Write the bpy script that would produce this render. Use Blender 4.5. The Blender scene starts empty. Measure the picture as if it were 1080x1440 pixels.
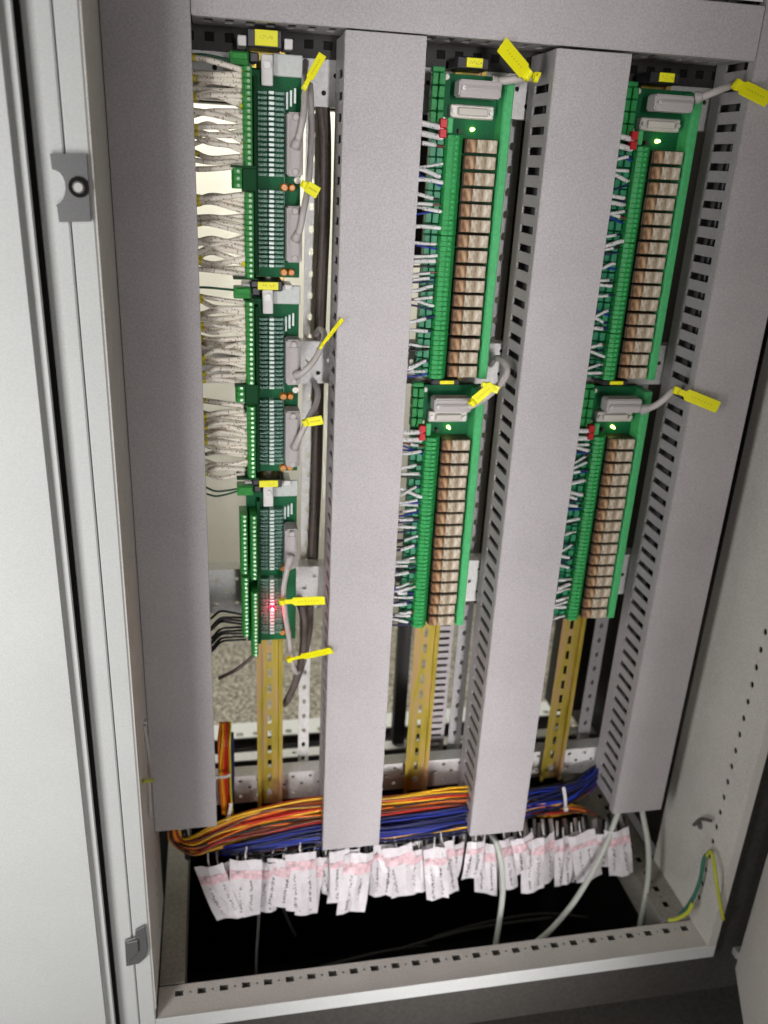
import bpy, bmesh, math, random
from mathutils import Vector, Matrix
R = math.radians
rnd = random.Random(7)
sc = bpy.context.scene
col = sc.collection

# ------------------------------------------------------------------ camera
CAM = Vector((0.0, -0.9067, 1.0))
F_PX, PITCH, YAW, ROLL = 1197.65, 0.38841, 0.20482, 0.05257
fw = Vector((math.sin(YAW) * math.cos(PITCH), math.cos(YAW) * math.cos(PITCH), -math.sin(PITCH)))
r0 = Vector((math.cos(YAW), -math.sin(YAW), 0.0)); u0 = r0.cross(fw)
cr = math.cos(ROLL) * r0 + math.sin(ROLL) * u0
cu = -math.sin(ROLL) * r0 + math.cos(ROLL) * u0
cd = bpy.data.cameras.new('camera'); cam = bpy.data.objects.new('camera', cd); col.objects.link(cam)
cam.matrix_world = Matrix(((cr.x, cu.x, -fw.x, CAM.x), (cr.y, cu.y, -fw.y, CAM.y), (cr.z, cu.z, -fw.z, CAM.z), (0, 0, 0, 1)))
cd.sensor_fit = 'HORIZONTAL'; cd.sensor_width = 36.0; cd.lens = F_PX / 1080 * 36.0
cd.clip_start = 0.02; cd.clip_end = 50
cd.dof.use_dof = True; cd.dof.focus_distance = 0.86; cd.dof.aperture_fstop = 6.0
sc.camera = cam

def at(px, py, Y):
    """world point on the plane y=Y that was measured at this pixel of the photograph"""
    d = fw + cr * ((px - 540) / F_PX) + cu * ((720 - py) / F_PX)
    return CAM + d * ((Y - CAM.y) / d.y)

def atX(px, py, X):
    d = fw + cr * ((px - 540) / F_PX) + cu * ((720 - py) / F_PX)
    return CAM + d * ((X - CAM.x) / d.x)
ORD = 'first second third fourth fifth sixth seventh eighth ninth tenth eleventh twelfth thirteenth fourteenth fifteenth sixteenth seventeenth eighteenth nineteenth twentieth twenty-first twenty-second twenty-third twenty-fourth twenty-fifth twenty-sixth twenty-seventh twenty-eighth twenty-ninth thirtieth'.split()

# ------------------------------------------------------------------ light
w = bpy.data.worlds.new('World'); sc.world = w; w.use_nodes = True
w.node_tree.nodes['Background'].inputs[0].default_value = (1.0, 0.95, 0.9, 1)
w.node_tree.nodes['Background'].inputs[1].default_value = 0.05
def area(name, loc, target, size, power, color):
    l = bpy.data.lights.new(name, 'AREA'); l.shape = 'RECTANGLE'; l.size, l.size_y = size; l.energy = power; l.color = color
    o = bpy.data.objects.new(name, l); col.objects.link(o); o.location = loc
    o.rotation_euler = (Vector(target) - Vector(loc)).to_track_quat('-Z', 'Y').to_euler()
    return o
area('key_lamp', (-0.52, -0.78, 0.62), (0.1, 0, 0.58), (0.22, 1.2), 6.4, (1.0, 0.985, 0.985))
area('rear_room_lamp', (0.15, 0.46, 1.62), (0.12, 1.05, 0.45), (0.8, 0.25), 25, (1.0, 0.975, 0.90))
o = area('front_strip_fill', (0.21, -1.70, 0.44), (0.24, 0, 0.44), (0.06, 1.6), 1.12, (1.0, 0.97, 0.985)); o.data.spread = R(24)  # unseen strip lamp added to brighten the middle ducts
o = area('low_strip_fill', (0.31, -1.70, 0.10), (0.32, 0, 0.16), (0.06, 0.5), 0.22, (1.0, 0.965, 0.975)); o.data.spread = R(24)  # unseen lamp added to lift the lower ducts and sill
area('low_fill', (0.22, -1.30, 0.10), (0.22, 0, 0.25), (0.3, 0.3), 2.4, (1.0, 0.96, 0.95))  # unseen low lamp added as general fill
sc.view_settings.view_transform = 'Standard'; sc.view_settings.look = 'None'
sc.view_settings.exposure = 0; sc.view_settings.gamma = 1

# ------------------------------------------------------------------ materials
def mat(name, c, rough=0.5, metal=0.0, mott=0.0, scale=300, bump=0.0, bscale=900, emit=0, coat=0, spec=0.5):
    m = bpy.data.materials.new(name); m.use_nodes = True; nt = m.node_tree; b = nt.nodes['Principled BSDF']
    b.inputs['Base Color'].default_value = (*c, 1); b.inputs['Roughness'].default_value = rough
    b.inputs['Metallic'].default_value = metal; b.inputs['Specular IOR Level'].default_value = spec
    b.inputs['Coat Weight'].default_value = coat
    if emit:
        b.inputs['Emission Color'].default_value = (*c, 1); b.inputs['Emission Strength'].default_value = emit
    if mott or bump:
        tc = nt.nodes.new('ShaderNodeTexCoord')
    if mott:
        n = nt.nodes.new('ShaderNodeTexNoise'); n.inputs['Scale'].default_value = scale; n.inputs['Detail'].default_value = 4
        n2 = nt.nodes.new('ShaderNodeTexNoise'); n2.inputs['Scale'].default_value = scale / 60; n2.inputs['Detail'].default_value = 3
        ad = nt.nodes.new('ShaderNodeMath'); ad.operation = 'MULTIPLY_ADD'; ad.inputs[1].default_value = 1.4
        mr = nt.nodes.new('ShaderNodeMapRange'); mr.inputs[1].default_value = 0.6; mr.inputs[2].default_value = 1.4
        mr.inputs[3].default_value = 1 - mott; mr.inputs[4].default_value = 1 + mott
        mx = nt.nodes.new('ShaderNodeMix'); mx.data_type = 'RGBA'; mx.blend_type = 'MULTIPLY'; mx.inputs[0].default_value = 1
        mx.inputs[6].default_value = (*c, 1)
        for q in (n, n2): nt.links.new(tc.outputs['Object'], q.inputs['Vector'])
        nt.links.new(n.outputs[0], ad.inputs[0]); sc2 = nt.nodes.new('ShaderNodeMath'); sc2.operation = 'MULTIPLY'; sc2.inputs[1].default_value = 0.6; nt.links.new(n2.outputs[0], sc2.inputs[0]); nt.links.new(sc2.outputs[0], ad.inputs[2]); nt.links.new(ad.outputs[0], mr.inputs[0])
        nt.links.new(mr.outputs[0], mx.inputs[7]); nt.links.new(mx.outputs[2], b.inputs['Base Color'])
    if bump:
        n3 = nt.nodes.new('ShaderNodeTexNoise'); n3.inputs['Scale'].default_value = bscale; n3.inputs['Detail'].default_value = 2
        bp = nt.nodes.new('ShaderNodeBump'); bp.inputs['Strength'].default_value = bump; bp.inputs['Distance'].default_value = 0.0006
        nt.links.new(tc.outputs['Object'], n3.inputs['Vector']); nt.links.new(n3.outputs[0], bp.inputs['Height']); nt.links.new(bp.outputs[0], b.inputs['Normal'])
    return m
def ramp_mat(name, stops, vec, scale, rough=0.5, detail=3, coat=0.0):
    """noise stretched by vec drives a colour ramp (streaks, speckle)"""
    m = mat(name, (1, 1, 1), rough, coat=coat); nt = m.node_tree; b = nt.nodes['Principled BSDF']
    tc = nt.nodes.new('ShaderNodeTexCoord'); mp = nt.nodes.new('ShaderNodeMapping'); mp.inputs['Scale'].default_value = vec
    n = nt.nodes.new('ShaderNodeTexNoise'); n.inputs['Scale'].default_value = scale; n.inputs['Detail'].default_value = detail
    cr_ = nt.nodes.new('ShaderNodeValToRGB'); e = cr_.color_ramp.elements
    while len(e) < len(stops): e.new(0.5)
    for k, (p, c) in enumerate(stops): e[k].position = p; e[k].color = (*c, 1)
    nt.links.new(tc.outputs['Object'], mp.inputs[0]); nt.links.new(mp.outputs[0], n.inputs['Vector'])
    nt.links.new(n.outputs[0], cr_.inputs[0]); nt.links.new(cr_.outputs[0], b.inputs['Base Color'])
    return m
def sleeve_mat(name, base, ink, density):
    """printed wire marker: small dark characters along the tube (UV x = metres along it)"""
    m = mat(name, base, 0.55); nt = m.node_tree; b = nt.nodes['Principled BSDF']
    uv = nt.nodes.new('ShaderNodeTexCoord'); mp = nt.nodes.new('ShaderNodeMapping'); mp.inputs['Scale'].default_value = (420, 5, 1)
    oi = nt.nodes.new('ShaderNodeObjectInfo'); sv = nt.nodes.new('ShaderNodeMath'); sv.operation = 'MULTIPLY'; sv.inputs[1].default_value = 91
    cx = nt.nodes.new('ShaderNodeCombineXYZ'); va = nt.nodes.new('ShaderNodeVectorMath')
    n = nt.nodes.new('ShaderNodeTexNoise'); n.inputs['Scale'].default_value = 1; n.inputs['Detail'].default_value = 1
    st = nt.nodes.new('ShaderNodeMapRange'); st.inputs[1].default_value = density; st.inputs[2].default_value = density + 0.08
    mx = nt.nodes.new('ShaderNodeMix'); mx.data_type = 'RGBA'; mx.inputs[6].default_value = (*base, 1); mx.inputs[7].default_value = (*ink, 1)
    nt.links.new(uv.outputs['UV'], mp.inputs[0]); nt.links.new(oi.outputs['Random'], sv.inputs[0]); nt.links.new(sv.outputs[0], cx.inputs[0])
    nt.links.new(mp.outputs[0], va.inputs[0]); nt.links.new(cx.outputs[0], va.inputs[1]); nt.links.new(va.outputs[0], n.inputs['Vector'])
    nt.links.new(n.outputs[0], st.inputs[0]); nt.links.new(st.outputs[0], mx.inputs[0]); nt.links.new(mx.outputs[2], b.inputs['Base Color'])
    return m
M = dict(
    duct=mat('duct_grey_pvc', (0.455, 0.425, 0.432), 0.5, mott=0.22, scale=560, bump=0.12),
    ductin=mat('duct_inside', (0.12, 0.11, 0.11), 0.7),
    white=mat('cabinet_light_grey_paint', (0.72, 0.735, 0.715), 0.42, mott=0.09, scale=560, bump=0.10),
    white_shaded=mat('cabinet_paint_shaded', (0.66, 0.635, 0.585), 0.5, mott=0.22, scale=520, bump=0.12),  # same cabinet paint, toned darker and warmer for its shaded faces
    black=mat('pit_darkness_black', (0.008, 0.008, 0.008), 0.8, spec=0.2),
    gasket=mat('gasket_and_dark_backing', (0.015, 0.014, 0.013), 0.8, spec=0.2),  # rubber black, also backs holes that should stay dark
    galv=mat('galvanised_steel', (0.80, 0.79, 0.77), 0.42, metal=0.0, mott=0.14, scale=260),
    darkmetal_shade=mat('dark_metal_and_shade', (0.035, 0.032, 0.030), 0.6, mott=0.2, scale=150),  # dark metal, also shade painted onto side walls and top angle
    plinth=mat('plinth_dark_paint', (0.075, 0.070, 0.062), 0.6, mott=0.3, scale=160, bump=0.2),
    brass=ramp_mat('rail_yellow_passivated', [(0.36, (0.44, 0.34, 0.045)), (0.5, (0.56, 0.44, 0.08)), (0.64, (0.60, 0.38, 0.20))], (1.6, 1, 0.22), 60, 0.34, detail=5),
    upright=mat('upright_shaded_zinc', (0.42, 0.41, 0.41), 0.5, metal=0.1, mott=0.2, scale=240),  # zinc darkened to carry the shade in the two right-hand gaps
    rearface=mat('rear_frame_grey', (0.10, 0.095, 0.085), 0.6, mott=0.3, scale=200),
    bracket=mat('bracket_grey_zinc', (0.20, 0.20, 0.20), 0.45, metal=0.4, mott=0.1, scale=500),
    screw=mat('bright_screw', (0.60, 0.60, 0.58), 0.5, metal=0.6),
    pcb=mat('circuit_board_green', (0.006, 0.120, 0.042), 0.55, mott=0.35, scale=500, spec=0.2),
    tgreen=mat('terminal_green', (0.035, 0.27, 0.050), 0.5, mott=0.2, scale=300, spec=0.25),
    dgreen=mat('terminal_dark_green', (0.006, 0.060, 0.018), 0.6, spec=0.15),
    lgreen=mat('carrier_bright_green', (0.07, 0.43, 0.15), 0.45, mott=0.15, scale=250, spec=0.3),
    mgreen=mat('terminal_mid_green', (0.025, 0.31, 0.075), 0.42, mott=0.25, scale=300, spec=0.35),
    teal=mat('diode_teal', (0.12, 0.29, 0.215), 0.4, mott=0.6, scale=600, spec=0.4),
    bead=mat('fuse_pale', (0.62, 0.74, 0.68), 0.3),
    screwg=mat('terminal_screw', (0.45, 0.62, 0.45), 0.35, metal=0.3),
    hood=mat('connector_grey', (0.44, 0.41, 0.40), 0.55, mott=0.08, scale=400),
    cable=mat('cable_grey_jacket', (0.50, 0.46, 0.44), 0.5, mott=0.05, scale=200),
    wcable=mat('cable_white_jacket', (0.55, 0.58, 0.52), 0.45, mott=0.06, scale=200),
    brown=mat('cable_brown_jacket', (0.12, 0.095, 0.082), 0.55, mott=0.25, scale=200),
    yellow=mat('tag_yellow', (0.90, 0.86, 0.005), 0.45),
    dyellow=mat('marker_yellow', (0.62, 0.52, 0.01), 0.5),
    tagink=mat('faded_ink', (0.16, 0.15, 0.16), 0.7),
    siderail_shade=mat('side_rail_shade_grey', (0.30, 0.285, 0.25), 0.55, mott=0.3, scale=300),  # rail paint darkened to carry the shade of the post
    ink=mat('black_ink', (0.02, 0.02, 0.02), 0.7),
    bplastic=mat('black_plastic', (0.016, 0.015, 0.020), 0.4),
    wplastic=mat('white_plastic', (0.70, 0.68, 0.66), 0.45),
    clear=mat('pale_carrier_plastic', (0.48, 0.51, 0.48), 0.35, mott=0.1, scale=300),
    orange=mat('orange_capacitor', (0.62, 0.22, 0.03), 0.35),
    red=mat('red_terminal', (0.55, 0.012, 0.02), 0.4),
    silver=mat('connector_shell', (0.66, 0.63, 0.58), 0.5, metal=0.3, mott=0.15, scale=400),
    relay=ramp_mat('relay_contact_tan', [(0.30, (0.30, 0.21, 0.125)), (0.47, (0.44, 0.365, 0.26)), (0.64, (0.68, 0.62, 0.51))], (0.7, 0.2, 0.25), 330, 0.25, coat=1.0),
    coil=ramp_mat('relay_coil_brown', [(0.30, (0.15, 0.07, 0.03)), (0.50, (0.30, 0.16, 0.075)), (0.70, (0.50, 0.35, 0.21))], (0.7, 0.2, 0.25), 330, 0.25, coat=1.0),
    pin=mat('socket_pin', (0.20, 0.36, 0.28), 0.45),
    relaybase=mat('relay_base_dark', (0.045, 0.027, 0.016), 0.5),
    pink=mat('tag_pink_band', (0.72, 0.50, 0.53), 0.6, mott=0.5, scale=120),
    film=mat('tag_white_film', (0.74, 0.70, 0.72), 0.4, mott=0.08, scale=120),
    wall=mat('rear_wall_paint', (0.72, 0.70, 0.60), 0.7, mott=0.03, scale=40),
    floor=ramp_mat('speckled_floor', [(0.38, (0.11, 0.10, 0.08)), (0.50, (0.33, 0.30, 0.25)), (0.62, (0.60, 0.57, 0.47))], (1, 1, 1), 140, 0.7),
    led_g=mat('green_led', (0.75, 1.0, 0.25), 0.3, emit=5),
    led_r=mat('red_led', (1.0, 0.010, 0.035), 0.3, emit=5),
    earth=mat('earth_wire_yellow', (0.52, 0.56, 0.05), 0.45),
    earthg=mat('earth_wire_green', (0.03, 0.16, 0.11), 0.45),
    sleeve=sleeve_mat('printed_white_sleeve', (0.84, 0.77, 0.67), (0.32, 0.26, 0.20), 0.59),
    sleeve2=sleeve_mat('printed_bright_sleeve', (0.84, 0.84, 0.83), (0.20, 0.19, 0.20), 0.62),
)
M['brass'].node_tree.nodes['Principled BSDF'].inputs['Metallic'].default_value = 0.55
for n_, c_ in dict(w_orange=(0.78, 0.17, 0.01), w_red=(0.62, 0.022, 0.008), w_yellow=(0.85, 0.48, 0.015), w_blue=(0.010, 0.030, 0.34),
                   w_navy=(0.012, 0.016, 0.09), w_black=(0.010, 0.010, 0.012), w_white=(0.55, 0.52, 0.49), w_brown=(0.16, 0.05, 0.03),
                   w_green=(0.03, 0.12, 0.07)).items():
    M[n_] = mat(n_.replace('w_', 'wire_'), c_, 0.4)

# ------------------------------------------------------------------ mesh helpers
ORG = {}
class MB:
    def __init__(self): self.v, self.f, self.uv, self.smooth = [], [], {}, False
    def poly(self, pts):
        b = len(self.v); self.v += [tuple(p) for p in pts]; self.f.append(tuple(range(b, b + len(pts))))
    def box(self, x0, x1, y0, y1, z0, z1):
        b = len(self.v)
        self.v += [(x, y, z) for z in (z0, z1) for y in (y0, y1) for x in (x0, x1)]
        self.f += [tuple(b + i for i in q) for q in ((0, 2, 3, 1), (4, 5, 7, 6), (0, 1, 5, 4), (2, 6, 7, 3), (0, 4, 6, 2), (1, 3, 7, 5))]
        return self
    def prism(self, pts, d):
        """closed outline pts (3D, planar) extruded by vector d"""
        n = len(pts); b = len(self.v); d = Vector(d)
        self.v += [tuple(p) for p in pts] + [tuple(Vector(p) + d) for p in pts]
        self.f += [tuple(range(b, b + n)), tuple(range(b + 2 * n - 1, b + n - 1, -1))]
        for i in range(n):
            j = (i + 1) % n; self.f.append((b + i, b + n + i, b + n + j, b + j))
        return self
    def cyl(self, c, axis, r, h, n=10, r2=None):
        a = Vector(axis).normalized(); s = a.orthogonal().normalized(); t = a.cross(s); c = Vector(c); r2 = r if r2 is None else r2
        b = len(self.v)
        for q, rr in ((0, r), (h, r2)):
            self.v += [tuple(c + a * q + (s * math.cos(2 * math.pi * k / n) + t * math.sin(2 * math.pi * k / n)) * rr) for k in range(n)]
        self.f += [tuple(range(b + n - 1, b - 1, -1)), tuple(range(b + n, b + 2 * n))]
        for k in range(n):
            j = (k + 1) % n; self.f.append((b + k, b + j, b + n + j, b + n + k))
        return self
    def tube(self, pts, r, n=7):
        pts = [Vector(p) for p in pts]; m = len(pts); b = len(self.v); self.smooth = True
        t = (pts[1] - pts[0]).normalized(); s = t.orthogonal().normalized(); L = 0.0
        for i, p in enumerate(pts):
            t = (pts[min(i + 1, m - 1)] - pts[max(i - 1, 0)]).normalized(); s = (s - t * s.dot(t)).normalized(); q = t.cross(s)
            if i: L += (p - pts[i - 1]).length
            rr = r(i / (m - 1)) if callable(r) else r
            for k in range(n):
                a = 2 * math.pi * k / n; self.uv[len(self.v)] = (L, k / n)
                self.v.append(tuple(p + (s * math.cos(a) + q * math.sin(a)) * rr))
        for i in range(m - 1):
            for k in range(n):
                j = (k + 1) % n; self.f.append((b + i * n + k, b + i * n + j, b + (i + 1) * n + j, b + (i + 1) * n + k))
        self.f += [tuple(range(b + n - 1, b - 1, -1)), tuple(range(b + (m - 1) * n, b + m * n))]
        return self
    def build(self, name, m, parent=None, bevel=0.0, seg=1, kind=None):
        me = bpy.data.meshes.new(name); o0 = ORG.get(parent.name, Vector((0, 0, 0))) if parent else Vector((0, 0, 0))
        me.from_pydata([tuple(Vector(v) - o0) for v in self.v], [], self.f)
        if self.uv:
            ul = me.uv_layers.new(name='UV')
            for lp in me.loops: ul.data[lp.index].uv = self.uv.get(lp.vertex_index, (0, 0))
        bm = bmesh.new(); bm.from_mesh(me)
        bmesh.ops.recalc_face_normals(bm, faces=bm.faces)
        if bevel: bmesh.ops.bevel(bm, geom=list(bm.edges), offset=bevel, segments=seg, affect='EDGES', clamp_overlap=True)
        bm.to_mesh(me); bm.free()
        if self.smooth: me.polygons.foreach_set('use_smooth', [True] * len(me.polygons))
        me.materials.append(M[m] if isinstance(m, str) else m)
        o = bpy.data.objects.new(name, me); col.objects.link(o)
        if parent: o.parent = parent
        if kind: o['kind'] = kind
        return o
def tag(o, label, cat, group=None):
    o['label'] = label; o['category'] = cat
    if group: o['group'] = group
    return o
def thing(name, label, cat, loc=(0, 0, 0), group=None):
    o = bpy.data.objects.new(name, None); col.objects.link(o); o.location = loc; o.empty_display_size = 0.02
    ORG[o.name] = Vector(loc)
    return tag(o, label, cat, group)
def copy_tree(o, parent=None):
    c = o.copy(); col.objects.link(c)
    if parent: c.parent = parent
    for ch in list(o.children): copy_tree(ch, c)
    return c
def spline(pts, per=7):
    P = [Vector(p) for p in pts]; P = [2 * P[0] - P[1]] + P + [2 * P[-1] - P[-2]]; out = []
    for i in range(1, len(P) - 2):
        for k in range(per):
            t = k / per; a, b, c, d = P[i - 1:i + 3]
            out.append(0.5 * ((2 * b) + (c - a) * t + (2 * a - 5 * b + 4 * c - d) * t * t + (3 * b - a - 3 * c + d) * t ** 3))
    return out + [P[-2]]
def plate(mb, o, U, V, lu, lv, rows, th, nrm):
    """perforated sheet: origin o, unit axes U, V, size lu x lv, thickness th along nrm; rows = [(v, half height, [(u, hw, hv, round?)])]"""
    o, U, V, N = Vector(o), Vector(U), Vector(V), Vector(nrm) * th
    P = lambda u, v: o + U * u + V * v
    def rect(u0, u1, v0, v1):
        if u1 - u0 < 1e-6 or v1 - v0 < 1e-6: return
        q = [P(u0, v0), P(u1, v0), P(u1, v1), P(u0, v1)]; mb.poly(q); mb.poly([p + N for p in q])
    vcur = 0.0
    for v, hh, holes in sorted(rows, key=lambda r: r[0]):
        rect(0, lu, vcur, v - hh); vcur = v + hh; ucur = 0.0
        holes = sorted(holes)
        for i, (u, hw, hv, rd) in enumerate(holes):
            e = (u + holes[i + 1][0]) / 2 if i + 1 < len(holes) else min(lu, u + hw * 2.2)
            a, b, c, d = ucur, e, v - hh, v + hh
            if rd:
                oc = [(b, v), (b, d), (u, d), (a, d), (a, v), (a, c), (u, c), (b, c)]
                ic = [(u + hw * math.cos(k * math.pi / 4), v + hv * math.sin(k * math.pi / 4)) for k in range(8)]
            else:
                oc = [(b, c), (b, d), (a, d), (a, c)]; ic = [(u + hw, v - hv), (u + hw, v + hv), (u - hw, v + hv), (u - hw, v - hv)]
            n = len(oc)
            for k in range(n):
                j = (k + 1) % n; q = [P(*oc[k]), P(*oc[j]), P(*ic[j]), P(*ic[k])]
                mb.poly(q); mb.poly([p + N for p in q]); mb.poly([P(*ic[k]), P(*ic[j]), P(*ic[j]) + N, P(*ic[k]) + N])
            ucur = e
        rect(ucur, lu, v - hh, v + hh)
    rect(0, lu, vcur, lv)
    for a, b in (((0, 0), (lu, 0)), ((lu, 0), (lu, lv)), ((lu, lv), (0, lv)), ((0, lv), (0, 0))):
        mb.poly([P(*a), P(*b), P(*b) + N, P(*a) + N])
    return mb
X3, Y3, Z3 = (1, 0, 0), (0, 1, 0), (0, 0, 1)
FLOOR = -0.13

# ------------------------------------------------------------------ the room
o = MB().box(-3, 4, -4, -0.100, FLOOR - 0.05, FLOOR).build('floor', 'plinth'); o['kind'] = 'structure'
o = MB().box(-3, 4, 0.47, 3.0, FLOOR - 0.05, FLOOR).build('rear_floor', 'floor'); o['kind'] = 'structure'
o = MB().box(-3, 4, 1.055, 1.10, FLOOR, 2.6).build('rear_wall', 'wall'); o['kind'] = 'structure'

# ------------------------------------------------------------------ cabinet
XL, XR, YF, TOP = -0.0957, 0.672, -0.12, 1.62
cab = thing('control_cabinet', 'open light grey steel control cabinet that houses the green boards and grey ducts', 'cabinet', (0.29, 0.15, FLOOR))
MB().box(-0.1165, -0.0975, YF, -0.095, -0.042, TOP).build('front_post', 'white', cab, 0.0012)
pl = MB()   # inner return of the left post with narrow slits, square holes low down
hsq = [(0.030 + 0.0190 * k, 0.0052, 0.0056, False) for k in range(6)]
holes = [(0.25 + 0.0328 * k, 0.0062, 0.0010, False) for k in range(42)]
plate(pl, (XL, YF + 0.001, 0.0), Z3, Y3, TOP, 0.175, [(0.047, 0.012, holes), (0.104, 0.010, hsq)], 0.0016, (-1, 0, 0))
pl.build('post_return', 'white_shaded', cab)
MB().box(-0.1175, -0.1120, -0.094, 0.45, -0.03, TOP).build('side_wall_shaded', 'darkmetal_shade', cab)  # wall darkened to stand for shade behind the post holes
# right side panel
pr = MB()
plate(pr, (XR, YF, -0.02), Z3, Y3, TOP, 0.166, [(0.043, 0.012, [(0.05 + 0.0262 * k, 0.0046, 0.0040, True) for k in range(58)])], 0.0016, (1, 0, 0))
MB().box(0.6770, 0.6840, YF + 0.001, 0.05, -0.02, TOP).build('hole_dark_backing', 'gasket', cab)  # added dark backing, keeps the panel holes black
MB().box(0.690, 0.694, 0.052, 0.45, -0.02, TOP).build('side_wall_shaded', 'darkmetal_shade', cab)  # dark tone stands for the shadow beside the right duct
pr.build('side_panel', 'white_shaded', cab)
MB().box(0.6845, 0.6900, YF + 0.012, -0.02, -0.03, TOP).build('gasket', 'gasket', cab)
MB().box(XR, 0.6842, YF - 0.0012, YF - 0.0002, -0.018, TOP).build('post_lip', 'white_shaded', cab)
MB().box(0.6905, 0.800, YF + 0.012, -0.03, -0.05, TOP).build('hinge_channel', 'plinth', cab, 0.001)
# front sill
sl = MB()
sq = [(0.026 + 0.0290 * k, 0.0055, 0.0046, False) for k in range(26)] + [(0.0405 + 0.0290 * k, 0.0018, 0.0018, True) for k in range(26)]
sq = [h for h in sq if h[0] < 0.755]
plate(sl, (XL, YF + 0.002, -0.0205), X3, Y3, XR - XL, 0.046, [(0.0335, 0.0065, sq)], 0.0018, (0, 0, -1))
sl.build('sill_top', 'white_shaded', cab)
MB().box(-0.0973, 0.686, YF, YF + 0.0018, -0.042, -0.0186).build('sill_front', 'white', cab, 0.0006)
MB().box(XL, XR, -0.0732, -0.0716, -0.050, -0.0224).build('sill_back_lip', 'white_shaded', cab)
MB().box(-0.11, 0.82, -0.105, -0.101, FLOOR, -0.0425).build('plinth', 'plinth', cab)
# low side rails running back on both sides
for x0, s in ((XL + 0.0005, 1), (XR - 0.0005, -1)):
    q = MB()
    rowh = [(0.03 + 0.030 * k, 0.0055, 0.0045, False) for k in range(15)] + [(0.045 + 0.030 * k, 0.0018, 0.0018, True) for k in range(14)]
    wd = 0.032 if s > 0 else 0.044
    plate(q, (x0, -0.071, -0.018), Y3, (s, 0, 0), 0.50, wd, [(0.024, 0.008, rowh)] if s < 0 else [], 0.0018, (0, 0, -1))
    q.box(min(x0 + s * (wd - 0.002), x0 + s * wd), max(x0 + s * (wd - 0.002), x0 + s * wd), -0.071, 0.43, -0.070, -0.020)
    q.build('side_rail', 'siderail_shade', cab)
# cable pit under the base, its darkness painted as black walls
MB().box(-0.095, 0.67, -0.07, 0.44, -0.62, -0.60).build('pit_darkness_floor', 'black', cab)
MB().box(-0.095, 0.67, 0.425, 0.44, -0.60, -0.035).build('pit_darkness_back', 'black', cab)
MB().box(-0.11, -0.0952, -0.07, 0.44, -0.60, -0.035).build('pit_darkness_side', 'black', cab)
MB().box(0.6702, 0.685, -0.07, 0.44, -0.60, -0.035).build('pit_darkness_side', 'black', cab)
MB().box(-0.095, 0.67, -0.086, -0.0735, -0.60, -0.0505).build('pit_darkness_front', 'black', cab)
# horizontal mounting bars
def crossbar(z0, z1, Y, rows, x0=-0.094, x1=0.670):
    q = MB(); h = z1 - z0; rr = []
    for i, fr in enumerate(rows):
        rr.append((h * fr, 0.006, [(0.012 + 0.0125 * (i % 2) + 0.025 * k, 0.0027, 0.0027, True) for k in range(30)]))
    plate(q, (x0, Y, z0), X3, Z3, x1 - x0, h, rr, 0.0018, Y3)
    q.box(x0, x1, Y + 0.0019, Y + 0.022, z1 - 0.0018, z1); q.box(x0, x1, Y + 0.0019, Y + 0.022, z0, z0 + 0.0018)
    return q.build('mounting_bar', 'galv', cab)
crossbar(1.052, 1.112, 0.088, (0.22, 0.5, 0.78))
crossbar(0.753, 0.803, 0.088, (0.25, 0.55, 0.82))
crossbar(0.448, 0.510, 0.088, (0.22, 0.5, 0.78))
crossbar(0.134, 0.181, 0.088, (0.25, 0.55, 0.82))
# vertical perforated strips behind the ducts
for x0, wd in ((0.1035, 0.0155), (0.333, 0.020), (0.546, 0.020)):
    q = MB(); plate(q, (x0, 0.125, 0.13), Z3, X3, 1.25, wd, [(wd * 0.5, 0.005, [(0.02 + 0.025 * k, 0.0045, 0.0030, True) for k in range(49)])], 0.002, Y3)
    q.box(x0 + wd - 0.0018, x0 + wd, 0.1275, 0.16, 0.13, 1.38)
    q.build('upright_strip', 'galv' if x0 < 0.2 else 'upright', cab)
# rear frame
q = MB(); plate(q, (XL, 0.405, 0.008), X3, Y3, XR - XL, 0.045, [(0.010, 0.007, [(0.03 + 0.030 * k, 0.006, 0.005, False) for k in range(24)])], 0.002, (0, 0, -1))
q.build('rear_sill', 'white', cab)
MB().box(XL, XR, 0.4045, 0.4065, -0.034, 0.005).build('rear_sill_face', 'rearface', cab)
q = MB(); plate(q, (XL, 0.290, 0.048), X3, Y3, 0.765, 0.022, [(0.011, 0.006, [(0.03 + 0.06 * k, 0.004, 0.003, True) for k in range(12)])], 0.002, (0, 0, -1))
q.build('rear_tie_bar', 'galv', cab)
MB().box(XL, XR, 0.2895, 0.2915, -0.01, 0.0455).build('rear_tie_face', 'rearface', cab)
MB().box(0.222, 0.67, 0.345, 0.39, 0.868, TOP).build('rear_dark_panel', 'darkmetal_shade', cab)
MB().box(-0.094, 0.2215, 0.345, 0.39, 1.062, TOP).build('rear_dark_panel', 'darkmetal_shade', cab)
MB().box(0.308, 0.67, 0.345, 0.39, 0.30, 0.867).build('rear_dark_panel', 'darkmetal_shade', cab)
MB().box(0.605, 0.67, 0.345, 0.39, 0.06, 0.2995).build('rear_dark_panel', 'darkmetal_shade', cab)
q = MB(); plate(q, (0.3045, 0.142, 0.15), Z3, X3, 0.36, 0.027, [(0.0135, 0.010, [(0.012 + 0.0115 * k, 0.0022, 0.0085, False) for k in range(30)])], 0.003, Y3)
q.build('slotted_strip', 'duct', cab)
MB().box(0.3050, 0.3310, 0.152, 0.156, 0.15, 0.51).build('strip_back', 'ductin', cab)
MB().box(0.288, 0.309, 0.300, 0.318, 0.05, 0.86).build('rear_upright', 'darkmetal_shade', cab)
MB().box(-0.12, 0.69, -0.06, 0.45, TOP + 0.0005, TOP + 0.03).build('roof_plate', 'darkmetal_shade', cab)
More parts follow.
